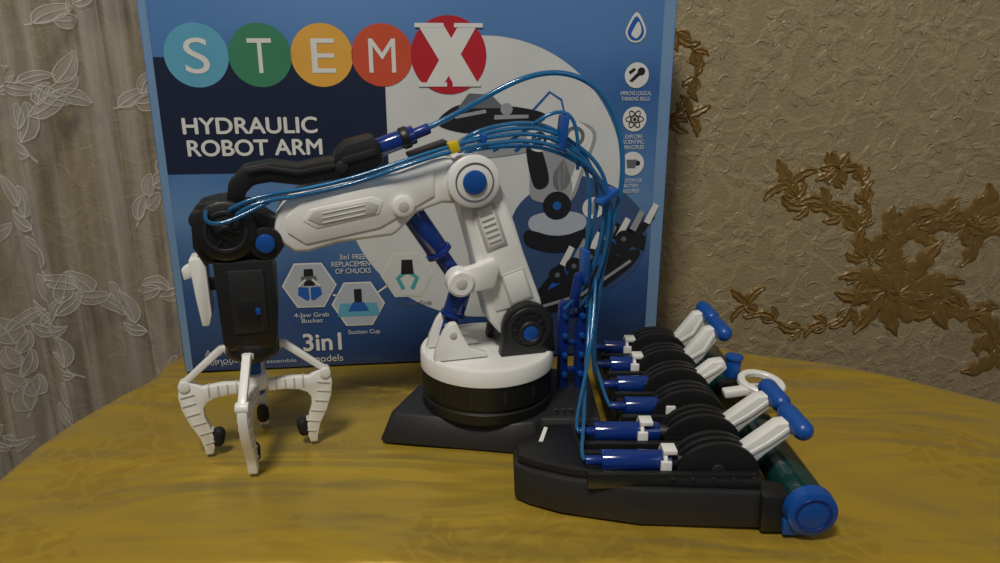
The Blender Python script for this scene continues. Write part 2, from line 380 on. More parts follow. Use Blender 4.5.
for p,c in ((.35,(48,88,146)),(.55,(94,134,180)),(.68,(74,116,170)),(.85,(46,92,150))):
    e=cr.elements.new(p);e.color=lin(c)
Lk.new(aa.outputs[0],rp.inputs['Fac']);Lk.new(rp.outputs['Color'],b.inputs['Base Color'])
box('carton',(BW/2,BD/2,BH/2),(BW,BD,BH),bmx,bx,bev=.12)
Wk=ink('white',(210,212,210));NV=ink('navy',(18,30,58));LB=ink('light_blue',(88,158,188));GR=ink('green',(54,124,94));OR=ink('amber',(212,160,66));RD=ink('orange_red',(190,76,48));CR=ink('crimson',(172,28,42))
KK=ink('black',(24,26,32));GY=ink('grey',(96,100,108));PB=ink('blue',(28,88,170));EDG=ink('edge_blue',(108,142,180));PL=ink('pale',(168,178,190));SH=ink('shadow_blue',(52,76,116));TL=ink('teal',(64,160,160));DSC=ink('disc_white',(198,202,203));MG=ink('midgrey',(146,150,156))
def flat(name,pts,m,d):
    bm=bmesh.new(); vs=[bm.verts.new((x,-d,z)) for x,z in pts]; f=bm.faces.new(vs)
    bmesh.ops.triangulate(bm,faces=[f])
    bmesh.ops.recalc_face_normals(bm,faces=bm.faces[:])
    me=bpy.data.meshes.new(name);bm.to_mesh(me);bm.free();me.materials.append(m)
    o=bpy.data.objects.new(name,me);scn.collection.objects.link(o);o.parent=bx;return o
def text(name,body,u,z,w,h,m,d=.09,bold=0.0,align='LEFT'):
    """u,z lower-left (or centre) of text; fitted to width w, cap height h (cm)"""
    cu=bpy.data.curves.new(name,'FONT');cu.body=body;cu.size=1;cu.offset=bold;cu.align_x=align
    cu.space_line=.95;cu.materials.append(m)
    o=bpy.data.objects.new(name,cu);scn.collection.objects.link(o)
    bpy.context.view_layer.update()
    W=o.dimensions.x
    sx=(w/W) if w else h/.7
    o.parent=bx;o.location=(u,-d,z);o.rotation_euler=(math.pi/2,0,0);o.scale=(sx,h/.7,1)
    return o
flat('edge_strip_right',[(BW-1.2,.1),(BW-.1,.1),(BW-.1,BH-.1),(BW-1.2,BH-.1)],EDG,.03)
flat('edge_strip_left',[(.1,.1),(.75,.1),(.75,BH-.1),(.1,BH-.1)],EDG,.03)
flat('picture_disc',circ(28.6,17.4,13.0,n=96),DSC,.03)
flat('navy_panel',[(.75,18.8),(19.9,18.8),(19.9,28.6),(.75,28.6)],NV,.05)
for nm,u,r,m in (('S',4.3,2.62,LB),('T',9.5,2.62,GR),('E',14.65,2.62,OR),('M',19.75,2.62,RD),('X',25.5,3.3,CR)):
    flat('disc_'+nm,circ(u,28.75,r,n=64),m,.07 if nm!='X' else .08)
    if nm!='X': text('letter_'+nm,nm,u,27.3,2.0 if nm!='M' else 2.3,2.9,Wk,.1,align='CENTER')
flat('letter_X_a',[(23.3,26.1),(24.9,26.1),(28.1,31.4),(26.5,31.4)],Wk,.10)
flat('letter_X_b',[(26.0,26.1),(28.2,26.1),(25.0,31.4),(22.8,31.4)],Wk,.11)
for i,(u,z) in enumerate(((22.8,26.1),(25.8,26.1),(22.6,31.05),(26.0,31.05))): flat(f'serif_{i}',[(u,z),(u+2.5,z),(u+2.5,z+.36),(u,z+.36)],Wk,.12)
for k,(du,dz) in enumerate(((-.05,0),(.05,0),(0,.04),(0,-.04))):
    text(f'title_1_{k}','HYDRAULIC',2.35+du,22.25+dz,11.3,1.35,Wk,.1+.002*k)
    text(f'title_2_{k}','ROBOT ARM',2.55+du,20.35+dz,11.4,1.35,Wk,.1+.002*k)
text('tagline','Science',3.1,15.6,2.6,.6,TL,.1)
text('age_text','3in1',11.0,1.7,3.6,1.7,Wk,.1,.02)
text('models_text','models',11.8,.5,2.9,.7,Wk,.1)
text('corner_text','Age 8+\n1 model',2.0,1.6,3.2,.6,PL,.1)
text('footer','107 pcs   easy to assemble',2.0,.6,8.2,.4,PL,.1)
for i,(a,b_) in enumerate((((14.2,7.2),(15.0,6.9)),((18.4,7.3),(19.4,8.0)))): flat(f'hex_arrow_{i}',band([a,b_],.18),Wk,.06)
def hexa(n,u,z,r):
    P=[(u+r*math.cos(math.radians(a)),z+r*math.sin(math.radians(a))) for a in range(0,360,60)]
    Pi=[(u+(r-.16)*math.cos(math.radians(a)),z+(r-.16)*math.sin(math.radians(a))) for a in range(0,360,60)]
    flat(f'hexagon_{n}_rim',P,Wk,.06); flat(f'hexagon_{n}',Pi,[PL,PL,DSC][n-1],.08)
    if n==1:
        for k,s in enumerate((-1,1)):
            flat(f'grab_jaw_{k}',[(u+s*.1,z-.2),(u+s*1.0,z-.1),(u+s*1.1,z-.9),(u+s*.3,z-1.5),(u+s*.05,z-1.3)],PB,.10)
            flat(f'grab_strut_{k}',band([(u+s*.3,z+.6),(u+s*1.0,z-.1)],.2),Wk,.13)
        flat('grab_stem',[(u-.5,z),(u+.5,z),(u+.4,z+1.6),(u-.4,z+1.6)],KK,.12); flat('grab_collar',[(u-.7,z+.5),(u+.7,z+.5),(u+.7,z+.9),(u-.7,z+.9)],GY,.125)
    elif n==2:
        flat('cup_water',[(u-2,z-1.2),(u+2,z-1.2),(u+1.7,z+.1),(u-1.7,z+.1)],LB,.10); flat('cup_bell',[(u-1,z-.7),(u+1,z-.7),(u+.5,z+.2),(u-.5,z+.2)],PB,.12); flat('cup_stem',[(u-.35,z+.2),(u+.35,z+.2),(u+.35,z+1.5),(u-.35,z+1.5)],KK,.13)
    else:
        for k,s in enumerate((-1,1)): flat(f'tong_{k}',band([(u+s*.2,z+.3),(u+s*.9,z-.3),(u+s*.4,z-1.4)],.4),TL,.10)
        flat('tong_stem',[(u-.6,z+.1),(u+.6,z+.1),(u+.5,z+1.5),(u-.5,z+1.5)],KK,.12)
hexa(1,12.1,8.2,2.5);hexa(2,16.5,6.2,2.5);hexa(3,21.2,8.9,2.5)
text('chuck_note','3in1 FREE\nREPLACEMENT\nOF CHUCKS',16.2,10.6,3.9,.5,Wk,.1,align='CENTER')
text('cap_1','4-Jaw Grab\nBucket',12.1,5.1,3.2,.42,Wk,.1,align='CENTER')
text('cap_2','Suction Cup',16.9,3.2,3.0,.42,Wk,.1,align='CENTER')
text('cap_3','Tongs Grab',22.0,5.9,2.8,.42,GY,.1,align='CENTER')
for i,(z,t) in enumerate(((27.0,'IMPROVE LOGICAL\nTHINKING SKILLS'),(23.1,'EXPLORE\nSCIENTIFIC\nPRINCIPLES'),(19.0,'CUSTOM OR\nBATTERY\nREQUIRED'))):
    flat(f'icon_{i+1}',circ(42.5,z,1.12,n=40),Wk,.06)
    text(f'icon_text_{i+1}',t,42.5,z-1.75,2.9 if i==0 else 2.0,.36,Wk,.08,align='CENTER')
    if i==1:
        for a in (0,60,120):
            e=[(42.5+.85*math.cos(t_)*math.cos(math.radians(a))-.3*math.sin(t_)*math.sin(math.radians(a)),z+.85*math.cos(t_)*math.sin(math.radians(a))+.3*math.sin(t_)*math.cos(math.radians(a))) for t_ in [k*math.pi/14 for k in range(28)]]
            for k in range(28): flat(f'atom_{a}_{k}',band([e[k],e[(k+1)%28]],.09),KK,.08+a*.0001)
        flat('atom_core',circ(42.5,z,.16),KK,.1)
    elif i==0:
        flat('skill_a',[(41.8,z-.5),(42.1,z-.6),(43.1,z+.3),(42.9,z+.6)],KK,.08);flat('skill_b',circ(42.9,z+.35,.35),KK,.09);flat('skill_c',[(41.9,z+.1),(42.4,z+.5),(42.2,z+.65),(41.7,z+.3)],KK,.09)
    else:
        flat('cup_a',[(42.0,z-.4),(42.8,z-.4),(42.9,z+.4),(41.9,z+.4)],GY,.08);flat('cup_b',circ(43.0,z+.05,.25),KK,.07)
dr=[(42.2,32.4),(43.0,31.3),(43.1,30.5),(42.6,29.9),(41.8,29.9),(41.3,30.5),(41.4,31.2)]
drp=[tuple(v) for v in catmull(dr,6)]
flat('drop_rim',drp,Wk,.06); flat('drop_inner',[((x-42.2)*.8+42.2,(z-30.9)*.8+30.85) for x,z in drp],PB,.08)
flat('drop_flame',[tuple(v) for v in catmull([(42.4,31.6),(42.7,30.8),(42.3,30.2),(41.8,30.5),(42.0,31.0)],5)],Wk,.1)
def pp(n,pts,m,d,sm=False): flat('picture_'+n,[tuple(v) for v in catmull(pts,5)] if sm else pts,m,d)
pp('backdrop',[(31,13.5),(33,16.5),(37,18),(41.5,16.5),(44.2,13.2),(43.4,8.8),(39,6),(34.5,4.6),(31.5,7.5)],SH,.05,True)
pp('forearm',[(24.4,22.8),(25.6,24.2),(27.5,24.6),(31.5,24.3),(34.2,23.6),(33,22.6),(30.5,22.7),(27.4,22.0)],KK,.08,True)
pp('gearbox',[(26.2,24.2),(27.2,25.5),(29.2,25.4),(30.4,24.2)],GY,.1)
pp('gear_rib_a',[(26.0,23.3),(28.8,23.8),(28.7,24.1),(25.9,23.6)],MG,.11);pp('gear_rib_b',[(29.5,23.2),(32.6,23.3),(32.6,23.6),(29.5,23.6)],MG,.11)
pp('gear_end',circ(30.6,24.1,.55,n=20),MG,.12)
pp('tube_a',band([(33,24.0),(34.5,25.6),(35.6,24.9),(36.2,22.5)],.18),PB,.09)
pp('upper_arm',[(26.4,21.6),(31.5,22.6),(34.5,22.2),(34.6,20.9),(31,20.0),(27,19.9)],MG,.09,True)
pp('lower_arm',[(32.2,22.2),(34.6,22.2),(36.8,17.2),(35.8,15.6),(33.0,15.9),(32.8,18.5)],MG,.11,True)
pp('lower_arm_dark',[(32.4,20.8),(33.6,21.0),(34.6,17.5),(33.2,17.0)],KK,.115,True)
pp('joint_ring',circ(33.6,21.4,1.15,n=28),Wk,.12);pp('joint_core',circ(33.6,21.4,.7,n=24),KK,.13);pp('joint_dot',circ(33.6,21.4,.42,n=20),Wk,.14);pp('joint_mid',circ(33.6,21.4,.18,n=16),KK,.15)
pp('arm2_outline',[(34.2,19.3),(36.3,22.8),(38.9,22.0),(37.9,18.6),(36.7,15.6),(34.0,15.8)],MG,.103,True)
pp('arm2',[(34.4,19.2),(36.5,22.5),(38.6,21.8),(37.6,18.6),(36.4,15.8),(34.2,16.0)],Wk,.105,True)
pp('arm2_edge',[(35.1,18.4),(36.9,20.6),(37.3,19.9),(36.3,16.9),(35.2,16.8)],MG,.11,True)
pp('joint2',circ(36.9,21.6,1.35,n=28),Wk,.13);pp('joint2_ring',circ(36.9,21.6,.95,n=24),GY,.135);pp('joint2_dot',circ(36.9,21.6,.6,n=20),Wk,.14)
pp('shoulder',circ(35.4,15.2,1.35,n=28),KK,.12);pp('shoulder_dot',circ(35.4,15.2,.4,n=18),PB,.13)
pp('turret',[(33.0,14.2),(35.6,14.7),(38.0,14.2),(38.0,12.9),(35.6,12.3),(33.0,12.9)],PL,.1,True)
pp('turret_base',[(32.6,12.9),(35.6,12.2),(38.4,12.9),(38.4,11.5),(35.6,10.6),(32.6,11.4)],KK,.102,True)
for i in range(7):
    u=33.4+i*1.35; z=6.4+i*.66
    pp(f'syringe_{i}',[(u,z+.1),(u+.4,z-.5),(u+3.5,z+3.5),(u+3.0,z+4.0)],[KK,PB,KK][i%3],.11+.002*i)
    pp(f'lever_{i}',[(u+2.4,z+3.1),(u+3.0,z+2.8),(u+3.8,z+4.6),(u+3.3,z+4.9)],[Wk,MG][i%2],.125+.002*i)
for i in range(5): pp(f'wheel_{i}',circ(35.6+i*1.6,8.4+i*.85,.85,n=20),KK,.145+.001*i)
for i in range(5): pp(f'wheel_hub_{i}',circ(35.6+i*1.6,8.4+i*.85,.25,n=12),GY,.152+.001*i)
pp('plunger_ring',circ(38.9,14.9,1.05,n=24),Wk,.12);pp('plunger_hole',circ(38.9,14.9,.6,n=20),MG,.13)
pp('console',[(33.0,5.9),(42.6,10.6),(43.2,9.4),(39.5,6.5),(36,4.8),(34,4.6)],KK,.12,True)
pp('console_rim',band([(34.0,5.2),(38,6.3),(42.8,9.6)],.3),MG,.16)
pp('console_rear',[(40,14.0),(44.2,12.0),(44.1,10.6),(39.4,12.4)],KK,.12)

# ------------------------------------------------------------------ robot arm
rob=empty('hydraulic_robot_arm',(0,0,T0),scale=.01)
bot=[(-9.4,-13.6),(-8.9,-14.0),(.8,-15.6),(3.0,-15.3),(3.4,-14.6),(8.0,-14.6),(8.0,-4.2),(4,-3.6),(-4,-3.6),(-7.6,-7.2)]
top=[(-8.5,-12.7),(-8.2,-13.0),(.8,-14.8),(2.6,-14.5),(3.2,-13.9),(7.7,-13.9),(7.7,-4.8),(3.8,-4.2),(-3.8,-4.2),(-6.8,-7.6)]
slab('base_plate',bot,.0,2.1,BLACK2,rob,bev=.18,top=top)
for i,x in enumerate((4.3,4.9,5.5)): box(f'terminal_clip_{i+1}',(x,-13.2,2.35),(.35,.3,.45),STEEL,rob,.05)
arm=empty('arm_assembly',(-1.05,-10,0),math.radians(15),parent=rob)
lathe('turret_lower',(0,0,2.0),(0,0,5.2),[(0,5.1),(.2,5.25),(.9,5.25),(1.0,5.1),(1.2,5.1),(1.3,5.22),(3.1,5.22),(3.2,5.1)],BLACK,arm,72)
lathe('turret_ring',(0,0,5.15),(0,0,6.8),[(0,5.2),(.1,5.32),(1.25,5.32),(1.42,5.2),(1.45,4.9),(1.32,4.8),(1.32,.5)],WHITE,arm,72)
for i in range(4):
    a=math.radians(215+i*28); box(f'turret_rib_{i}',(5.22*math.cos(a),5.22*math.sin(a),4.2),(.1,.25,1.0),BLACK2,arm,.03,rot=(0,0,a))
def dshape(cx,cz,r,base,hw): return [(cx-hw,base)]+[(cx+r*math.cos(math.radians(a)),cz+r*math.sin(math.radians(a))) for a in range(190,-11,-10)]+[(cx+hw,base)]
for k,(a,bb) in enumerate(((-2.6,-1.65),(1.65,2.6))):
    prism(f'shoulder_cheek_{k+1}',dshape(2.7,8.6,2.05,6.5,2.25),a,bb,BLACK,arm,.14)
ringy('shoulder_ring',(2.7,-2.62,8.6),(0,1,0),1.75,1.35,.2,BLACK2,arm)
for i in range(12):
    a=math.radians(i*30); box(f'shoulder_tooth_{i}',(2.7+1.1*math.cos(a),-2.62,8.6+1.1*math.sin(a)),(.5,.12,.12),BLACK2,arm,.03,rot=(0,-a,0))
cyl('shoulder_pin',(2.8,-2.85,8.3),(2.8,2.85,8.3),.62,BLUE,arm)
ringy('shoulder_boss',(2.8,-2.7,8.3),(0,1,0),.95,.62,.3,BLACK2,arm)
box('shoulder_axle_block',(2.6,0,7.3),(3.6,3.2,1.3),BLACK,arm,.2)
lug=[(-4.7,6.55),(-4.5,7.6),(-3.9,8.9),(-3.4,9.5),(-2.9,9.5),(-2.5,8.6),(-1.9,7.4),(-.6,6.9),(-.5,6.55)]
prism('turret_lug_front',lug,-2.4,-1.7,WHITE,arm,.12); prism('turret_lug_rear',lug,.5,1.2,WHITE,arm,.12)
cyl('lug_pin',(-3.2,-2.5,8.6),(-3.2,1.3,8.6),.3,WHITE2,arm)
la=[(-3.1,19.2),(-2.3,18.2),(-1.7,16),(-1.2,14),(-.9,12),(-.5,10.5),(-.1,9.0),(.8,7.9),(3.4,7.9),(4.3,9.2),(4.0,10.6),(3.4,12.2),(2.6,14.4),(1.9,16.6),(1.1,18.9),(.5,20.2)]
prism('lower_arm',la,-1.5,1.5,WHITE,arm,.28,3)
prism('lower_arm_face',[(-1.5,17.9),(.9,18.5),(2.9,12.4),(3.5,10.4),(.3,9.9),(-.1,12.0)],-1.62,-1.4,WHITE,arm,.1)
ax=Vector((.31,-.95))
ang=math.atan2(ax.y,ax.x)
def alongbox(n,cu,cv,L,W,y,t,m,bev=.08): return box(n,(cu,y,cv),(L,t,W),m,arm,bev,rot=(0,-ang,0))
alongbox('lower_arm_slot_frame',-.1,16.6,3.4,1.7,-1.66,.14,WHITE2,.06)
alongbox('lower_arm_slot',-.1,16.6,3.0,1.25,-1.7,.12,WHITE,.05)
for i in range(6): alongbox(f'slot_rib_{i}',-.1+ax.x*(-1.1+i*.44),16.6+ax.y*(-1.1+i*.44),.14,1.0,-1.78,.1,WHITE2,.03)
alongbox('lower_arm_panel',2.0,11.8,2.6,1.9,-1.66,.12,WHITE2,.05); alongbox('lower_arm_panel_in',2.0,11.8,2.3,1.6,-1.7,.12,WHITE,.05)
lathe('elbow_disc',(-1.4,-2.3,20.1),(-1.4,2.3,20.1),[(0,1.75),(.12,1.92),(.5,1.95),(.55,1.8),(.65,1.8),(.7,1.95),(3.9,1.95),(4.48,1.92),(4.6,1.75)],WHITE,arm,56)
ringy('elbow_groove',(-1.4,-2.32,20.1),(0,1,0),1.42,1.32,.08,GY,arm)
cyl('elbow_pin',(-1.4,-2.5,20.1),(-1.4,2.5,20.1),.88,BLUE,arm)
prism('ram_lug',[(-2.4,13.6),(-1.6,13.75),(.1,14.3),(.5,13.6),(.1,12.0),(-1.4,11.8),(-2.3,11.55),(-2.9,11.8)],-2.3,-1.3,WHITE,arm,.18)
lathe('ram_lug_eye',(-2.5,-2.5,12.6),(-2.5,-1.0,12.6),[(0,.85),(.15,1.05),(1.4,1.05),(1.5,.9)],WHITE,arm,40)
cyl('ram_lug_bore',(-2.5,-2.56,12.6),(-2.5,-2.3,12.6),.45,WHITE2,arm)
def ram(n,p0,p1,r,parent):
    p0=Vector(p0);p1=Vector(p1);d=(p1-p0);L=d.length;d.normalize()
    cyl(n+'_barrel',p0,p0+d*L*.62,r,SYR,parent,.1); cyl(n+'_cap',p0+d*L*.60,p0+d*L*.66,r*1.18,DBLUE,parent,.06)
    cyl(n+'_rod',p0+d*L*.62,p1,r*.7,DBLUE,parent,.05); cyl(n+'_foot',p0-d*.25,p0+d*.2,r*1.12,DBLUE,parent,.06)
ram('elbow_ram',(-6.0,0,18.2),(-2.4,0,12.4),.88,arm)
ram('shoulder_ram',(-1.7,0,12.6),(-3.3,0,7.6),.85,arm)
ua=[(-3.3,21.8),(-4.2,21.7),(-6.6,20.9),(-10.1,20.4),(-13.2,20.0),(-14.4,19.5),(-15.2,18.4),(-15.5,17.2),(-15.1,16.3),(-14.2,15.5),(-13.2,15.5),(-11.2,16.0),(-8.6,16.2),(-7.2,16.3),(-6.4,17.0),(-5.5,17.9),(-3.6,18.5),(-1.6,18.3),(-.6,19.6),(-1,21.4)]
prism('upper_arm',ua,-1.45,1.45,WHITE,arm,.32,3)
prism('upper_arm_face',[(-4.2,20.9),(-7,20.2),(-13.6,19.1),(-14.6,18.1),(-14.6,17),(-13.4,16.1),(-8.2,17),(-6.3,18),(-4.2,19.1)],-1.58,-1.35,WHITE,arm,.1)
ps=[(-13.0,18.6),(-8.6,19.3),(-7.9,18.9),(-8.2,18.0),(-12.6,17.2),(-13.5,17.8)]
prism('upper_arm_inlay_rim',ps,-1.64,-1.4,WHITE,arm,.06)
prism('upper_arm_inlay',[((x+10.7)*.88-10.7,(z-18.2)*.72+18.2) for x,z in ps],-1.7,-1.4,WHITE2,arm,.05)
for i in range(3): box(f'inlay_line_{i}',(-10.7,-1.72,17.85+.33*i),(3.0,.06,.06),WHITE,arm,.01,rot=(0,-.16,0))
lathe('upper_arm_eye',(-6.5,-1.95,18.5),(-6.5,-1.0,18.5),[(0,.6),(.1,.78),(.9,.78),(.95,.7)],WHITE,arm,36)
cyl('upper_arm_eye_pin',(-6.5,-2.0,18.5),(-6.5,1.9,18.5),.42,WHITE2,arm)
prism('fore_link',band([(-10.3,21.3),(-11.6,21.2),(-13.5,20.9),(-15.4,21.2),(-16.8,21.0),(-17.6,20.2),(-18.0,18.9)],[1.3,1.5,1.4,1.4,1.4,1.3,1.0]),-1.2,1.0,BLACK,arm,.2)
prism('fore_link_rail',band([(-11,21.5),(-13.5,21.1),(-15.6,21.5),(-16.9,21.3)],.35),-1.4,-1.0,BLACK2,arm,.08)
prism('fore_block',[(-11.2,20.9),(-11.0,22.3),(-10.3,23.0),(-8.4,23.5),(-7.9,22.9),(-7.7,21.6),(-8.6,20.9),(-10.6,20.3)],-1.4,1.2,BLACK,arm,.22)
box('fore_block_rib',(-9.4,-1.45,22.1),(2.4,.2,.5),BLACK2,arm,.05,rot=(0,-.25,0))
cyl('fore_pin',(-10.6,-1.55,21.4),(-10.6,1.3,21.4),.45,BLACK2,arm)
cyl('wrist_ram_barrel',(-8.2,-.2,22.4),(-5.3,-.2,23.4),.68,SYR,arm)
cyl('wrist_ram_collar',(-6.3,-.2,23.05),(-5.7,-.2,23.26),.8,BLACK,arm)
cyl('wrist_ram_nozzle',(-5.4,-.2,23.35),(-4.2,-.2,23.8),.4,DBLUE,arm)
box('wrist_ram_bracket',(-4.4,0,22.3),(3.0,1.6,.4),BLACK,arm,.1,rot=(0,-.3,0))
prism('wrist_core',[(-20.8,18.4),(-20.2,19.3),(-18.8,19.6),(-17.0,19.2),(-15.4,18.0),(-14.8,17.0),(-14.9,15.9),(-15.6,15.0),(-20.3,15.0),(-20.9,16.2)],-1.2,1.2,BLACK,arm,.25)
lathe('wrist_disc',(-18.6,-1.9,17.4),(-18.6,1.9,17.4),[(0,1.8),(.15,2.05),(.6,2.1),(.65,1.95),(.75,1.95),(.8,2.1),(3.2,2.1),(3.65,2.05),(3.8,1.8)],BLACK,arm,48)
ringy('wrist_ring',(-18.6,-1.92,17.4),(0,1,0),1.45,1.2,.15,BLACK2,arm)
cyl('wrist_hub',(-18.6,-2.05,17.4),(-18.6,2.05,17.4),.5,BLACK2,arm)
for k in range(3): box(f'wrist_hub_notch_{k}',(-18.6,-2.0,17.4),(1.9,.1,.12),BLACK2,arm,.02,rot=(0,k*1.05,0))
cyl('wrist_eye',(-16.1,-1.75,16.4),(-16.1,1.75,16.4),1.15,BLACK,arm); cyl('wrist_pin',(-16.1,-2.0,16.4),(-16.1,2.0,16.4),.66,BLUE,arm)
cyl('wrist_back_eye',(-20.2,-1.6,18.2),(-20.2,1.6,18.2),.7,BLACK2,arm)
prism('gripper_body',[(-19.7,15.3),(-19.6,9.2),(-19.2,8.6),(-16.3,8.6),(-15.9,9.2),(-15.6,12),(-15.7,15.3)],-1.7,1.5,BLACK,arm,.25)
box('gripper_panel',(-17.6,-1.75,12.3),(2.4,.2,4.6),BLACK2,arm,.08); box('gripper_panel_in',(-17.6,-1.83,11.5),(1.4,.14,2.0),BLACK,arm,.05)
box('gripper_latch',(-17.0,-1.92,11.6),(.35,.12,.5),BLUE,arm,.04)
box('gripper_step',(-16.0,0,13.6),(.8,2.6,1.6),BLACK2,arm,.1)
prism('gripper_side_plate',[(-21.3,15.4),(-20.5,15.5),(-20.2,14.8),(-20.15,11.4),(-20.4,10.5),(-20.9,10.5),(-21.1,12.5)],-1.1,1.0,WHITE,arm,.14)
prism('side_plate_tab',[(-21.9,14.6),(-21.2,15.0),(-21.2,14.0),(-21.8,13.8)],-.5,.4,WHITE,arm,.08)
box('side_plate_post',(-20.1,0,13.3),(.7,.8,.8),BLACK,arm,.08)
lathe('gripper_skirt',(-17.75,0,9.0),(-17.75,0,7.5),[(0,1.75),(.3,1.9),(.9,1.95),(1.2,1.8),(1.5,1.4)],BLACK,arm,48)
cx=-17.75
cyl('plunger',(cx,0,7.6),(cx,0,5.2),.42,BLUE,arm); cyl('plunger_hub',(cx,0,6.2),(cx,0,5.0),.85,WHITE,arm,.15); cyl('plunger_tip',(cx,0,5.1),(cx,0,4.5),.55,BLUE,arm)
for i,(adeg) in enumerate((180,0,-98,90)):
    cl=empty(f'claw_{i+1}',(cx,0,0),math.radians(adeg),parent=arm)
    prism('link',band([(1.5,8.3),(2.2,8.35),(4.6,6.3),(5.1,5.9)],[.5,.5,.42,.45]),-.3,.3,WHITE,cl,.08)
    cyl('link_pin',(1.7,-.42,8.25),(1.7,.42,8.25),.3,WHITE2,cl,.05); cyl('knuckle',(5.0,-.45,5.75),(5.0,.45,5.75),.42,WHITE,cl,.06)
    outer=[(5.3,6.0),(5.5,5.0),(5.35,3.9),(4.95,2.7),(4.4,1.6),(4.15,.7),(4.1,.08)]
    inner=[(3.55,.08),(3.4,.7),(3.4,1.6),(3.6,2.4),(3.85,3.2),(3.85,3.9),(3.6,4.3),(3.0,4.6),(2.0,4.75),(.8,4.75),(.8,5.55),(2.4,5.65),(3.8,5.5),(4.6,6.0)]
    prism('jaw',outer+inner,-.34,.34,WHITE,cl,.08)
    for k,(r,z) in enumerate(((5.3,5.0),(5.25,4.3),(5.05,3.5),(4.7,2.7),(4.3,1.9),(4.0,1.1))):
        box(f'rib_{k}',(r-.45,0,z),(1.0,.8,.12),WHITE2,cl,.03,rot=(0,.2,0))
    for k in range(4): box(f'bridge_rib_{k}',(1.4+k*.65,0,5.2),(.12,.8,.8),WHITE2,cl,.03)
    capsule('rubber_pad',(3.25,0,.55),(2.95,0,2.1),.46,RUBBER,cl)
# tubes (local u, w, v)
main=[(-4.4,-.2,23.8),(-2.4,-.4,24.6),(.7,-1,26.6),(4.2,-1.4,27.9),(7.6,-1.5,27.2),(9.9,-1.5,24.4),(10.7,-1.4,19.8),(9.8,-1.2,15.8),(9.0,-1,11),(8.4,-1.5,6),(8.4,-2.5,4.2)]
tube('hose_main',main,.2,TUBE,arm)
offs=[(0,0,0),(.45,.45,.45),(-.35,.7,.8),(.3,-.4,-.5),(.7,.1,-.9)]
basep=[(-6.7,-1.75,21.6),(-2.9,-1.7,22.7),(2.1,-1.5,23.6),(5.2,-1.3,22.9),(8.0,-1.2,20.9),(9.3,-1.2,18.4),(9.0,-1.2,14.6),(8.0,-1.0,11),(7.3,-.8,9.6)]
for i,(a,bb,c) in enumerate(offs):
    P=[(x+a*(1 if j>3 else .2)*1.0,y+bb,z+c*(1 if j>1 else .5)) for j,(x,y,z) in enumerate(basep)]
    P[-1]=(6.2+i*.45,-.8+.25*(i%2),9.3)
    if i in (0,3):
        P=[(-18.2+i*.15,-2.05,18.9-.12*i),(-16.8,-2.0,19.7-.12*i),(-14,-1.75,19.9-.13*i),(-11,-1.65,20.4-.13*i),(-9,-1.65,20.9-.13*i)]+P
    else: P=[(-2.0+i*.2,.4,21.6)]+P[1:]
    tube(f'hose_{i+1}',P,.155,TUBE,arm)
tube('hose_loop',[(.5,-.2,22.0),(2.2,-.4,22.9),(3.9,-1.0,24.5),(6.0,-1.2,25.2),(6.9,-1.2,23.5),(6.9,-1.0,20.5)],.14,TUBE,arm)
tube('hose_loop_b',[(2.2,-.2,21.9),(3.2,-.4,22.8),(5.0,-1.0,23.4),(7.8,-1.2,21.5),(8.2,-1.1,17.0),(7.6,-.9,12.5)],.14,TUBE,arm)
tube('hose_wrist',[(-19.6,-2.2,19.0),(-19.9,-2.5,18.3),(-19.0,-2.6,17.8),(-17.0,-2.2,18.7),(-15.6,-1.8,19.3)],.15,TUBE,arm)
box('yellow_clip',(-2.8,-1.8,22.6),(.75,.9,.8),YEL,arm,.1,rot=(0,-.3,0))
for n,(u,v,r,l) in enumerate(((5.5,23.3,.1,2.6),(9.2,18.4,.9,1.8),(7.6,13.0,0,2.6),(-.6,23.0,0,.9))):
    box(f'hose_clip_{n+1}',(u,-1.3,v),(.4,1.5,l),BLUE,arm,.1,rot=(0,r,0))
for k,(u,w) in enumerate(((6.5,0.2),(7.9,0.0))):
    prism(f'manifold_post_{k+1}',[(u-.36,2.0),(u+.36,2.0),(u+.36,9.3),(u+.2,9.7),(u-.2,9.7),(u-.36,9.3)],w-.45,w+.35,DBLUE,arm,.08)
    for j in range(4): cyl(f'manifold_port_{k}_{j}',(u,w-.75,3.4+j*1.7),(u,w-.4,3.4+j*1.7),.24,BLUE,arm,.04,n=20)
for j in range(3): box(f'manifold_bar_{j}',(7.2,.1,3.6+j*2.4),(1.2,.5,.4),DBLUE,arm,.06)
prism('manifold_wing',[(8.2,10.6),(8.5,11.8),(9.3,10.4),(8.9,8.2),(8.2,8.0)],-.9,-.6,BLUE,arm,.06)
cyl('manifold_coupler',(7.0,-.6,9.4),(7.4,-.9,12.2),.42,DBLUE,arm)

# ------------------------------------------------------------------ syringe controller
con=empty('syringe_lever_controller',(0,0,T0),scale=.01)
cb=[(1.0,-19.2),(1.0,-21.6),(1.9,-22.3),(4.0,-23.3),(9.0,-24.6),(16.9,-25.0),(17.6,-24.4),(17.6,-.4),(8.7,-.4),(8.7,-15.6),(3.4,-16.0)]
ct=[(.9,-19.2),(.9,-21.2),(1.9,-22.0),(4.1,-23.0),(9.1,-24.3),(16.8,-24.7),(17.2,-24.2),(17.2,-.8),(9.1,-.8),(9.1,-16.0),(3.5,-16.2)]
slab('deck',cb,0.0,2.4,BLACK2,con,bev=.2,top=ct)
slab('deck_cover',[(1.2,-19.4),(1.2,-21.0),(2.2,-21.7),(4.4,-22.7),(9.3,-23.9),(16.6,-24.3),(16.6,-23.7),(9.4,-23.2),(5.6,-22.4),(5.2,-16.5),(3.6,-16.6)],2.3,3.0,BLACK,con,bev=.14)
for i in range(5): cyl(f'deck_screw_{i}',(11+i*1.3,-24.0,2.95),(11+i*1.3,-24.0,3.1),.16,BLACK2,con,.03,n=14)
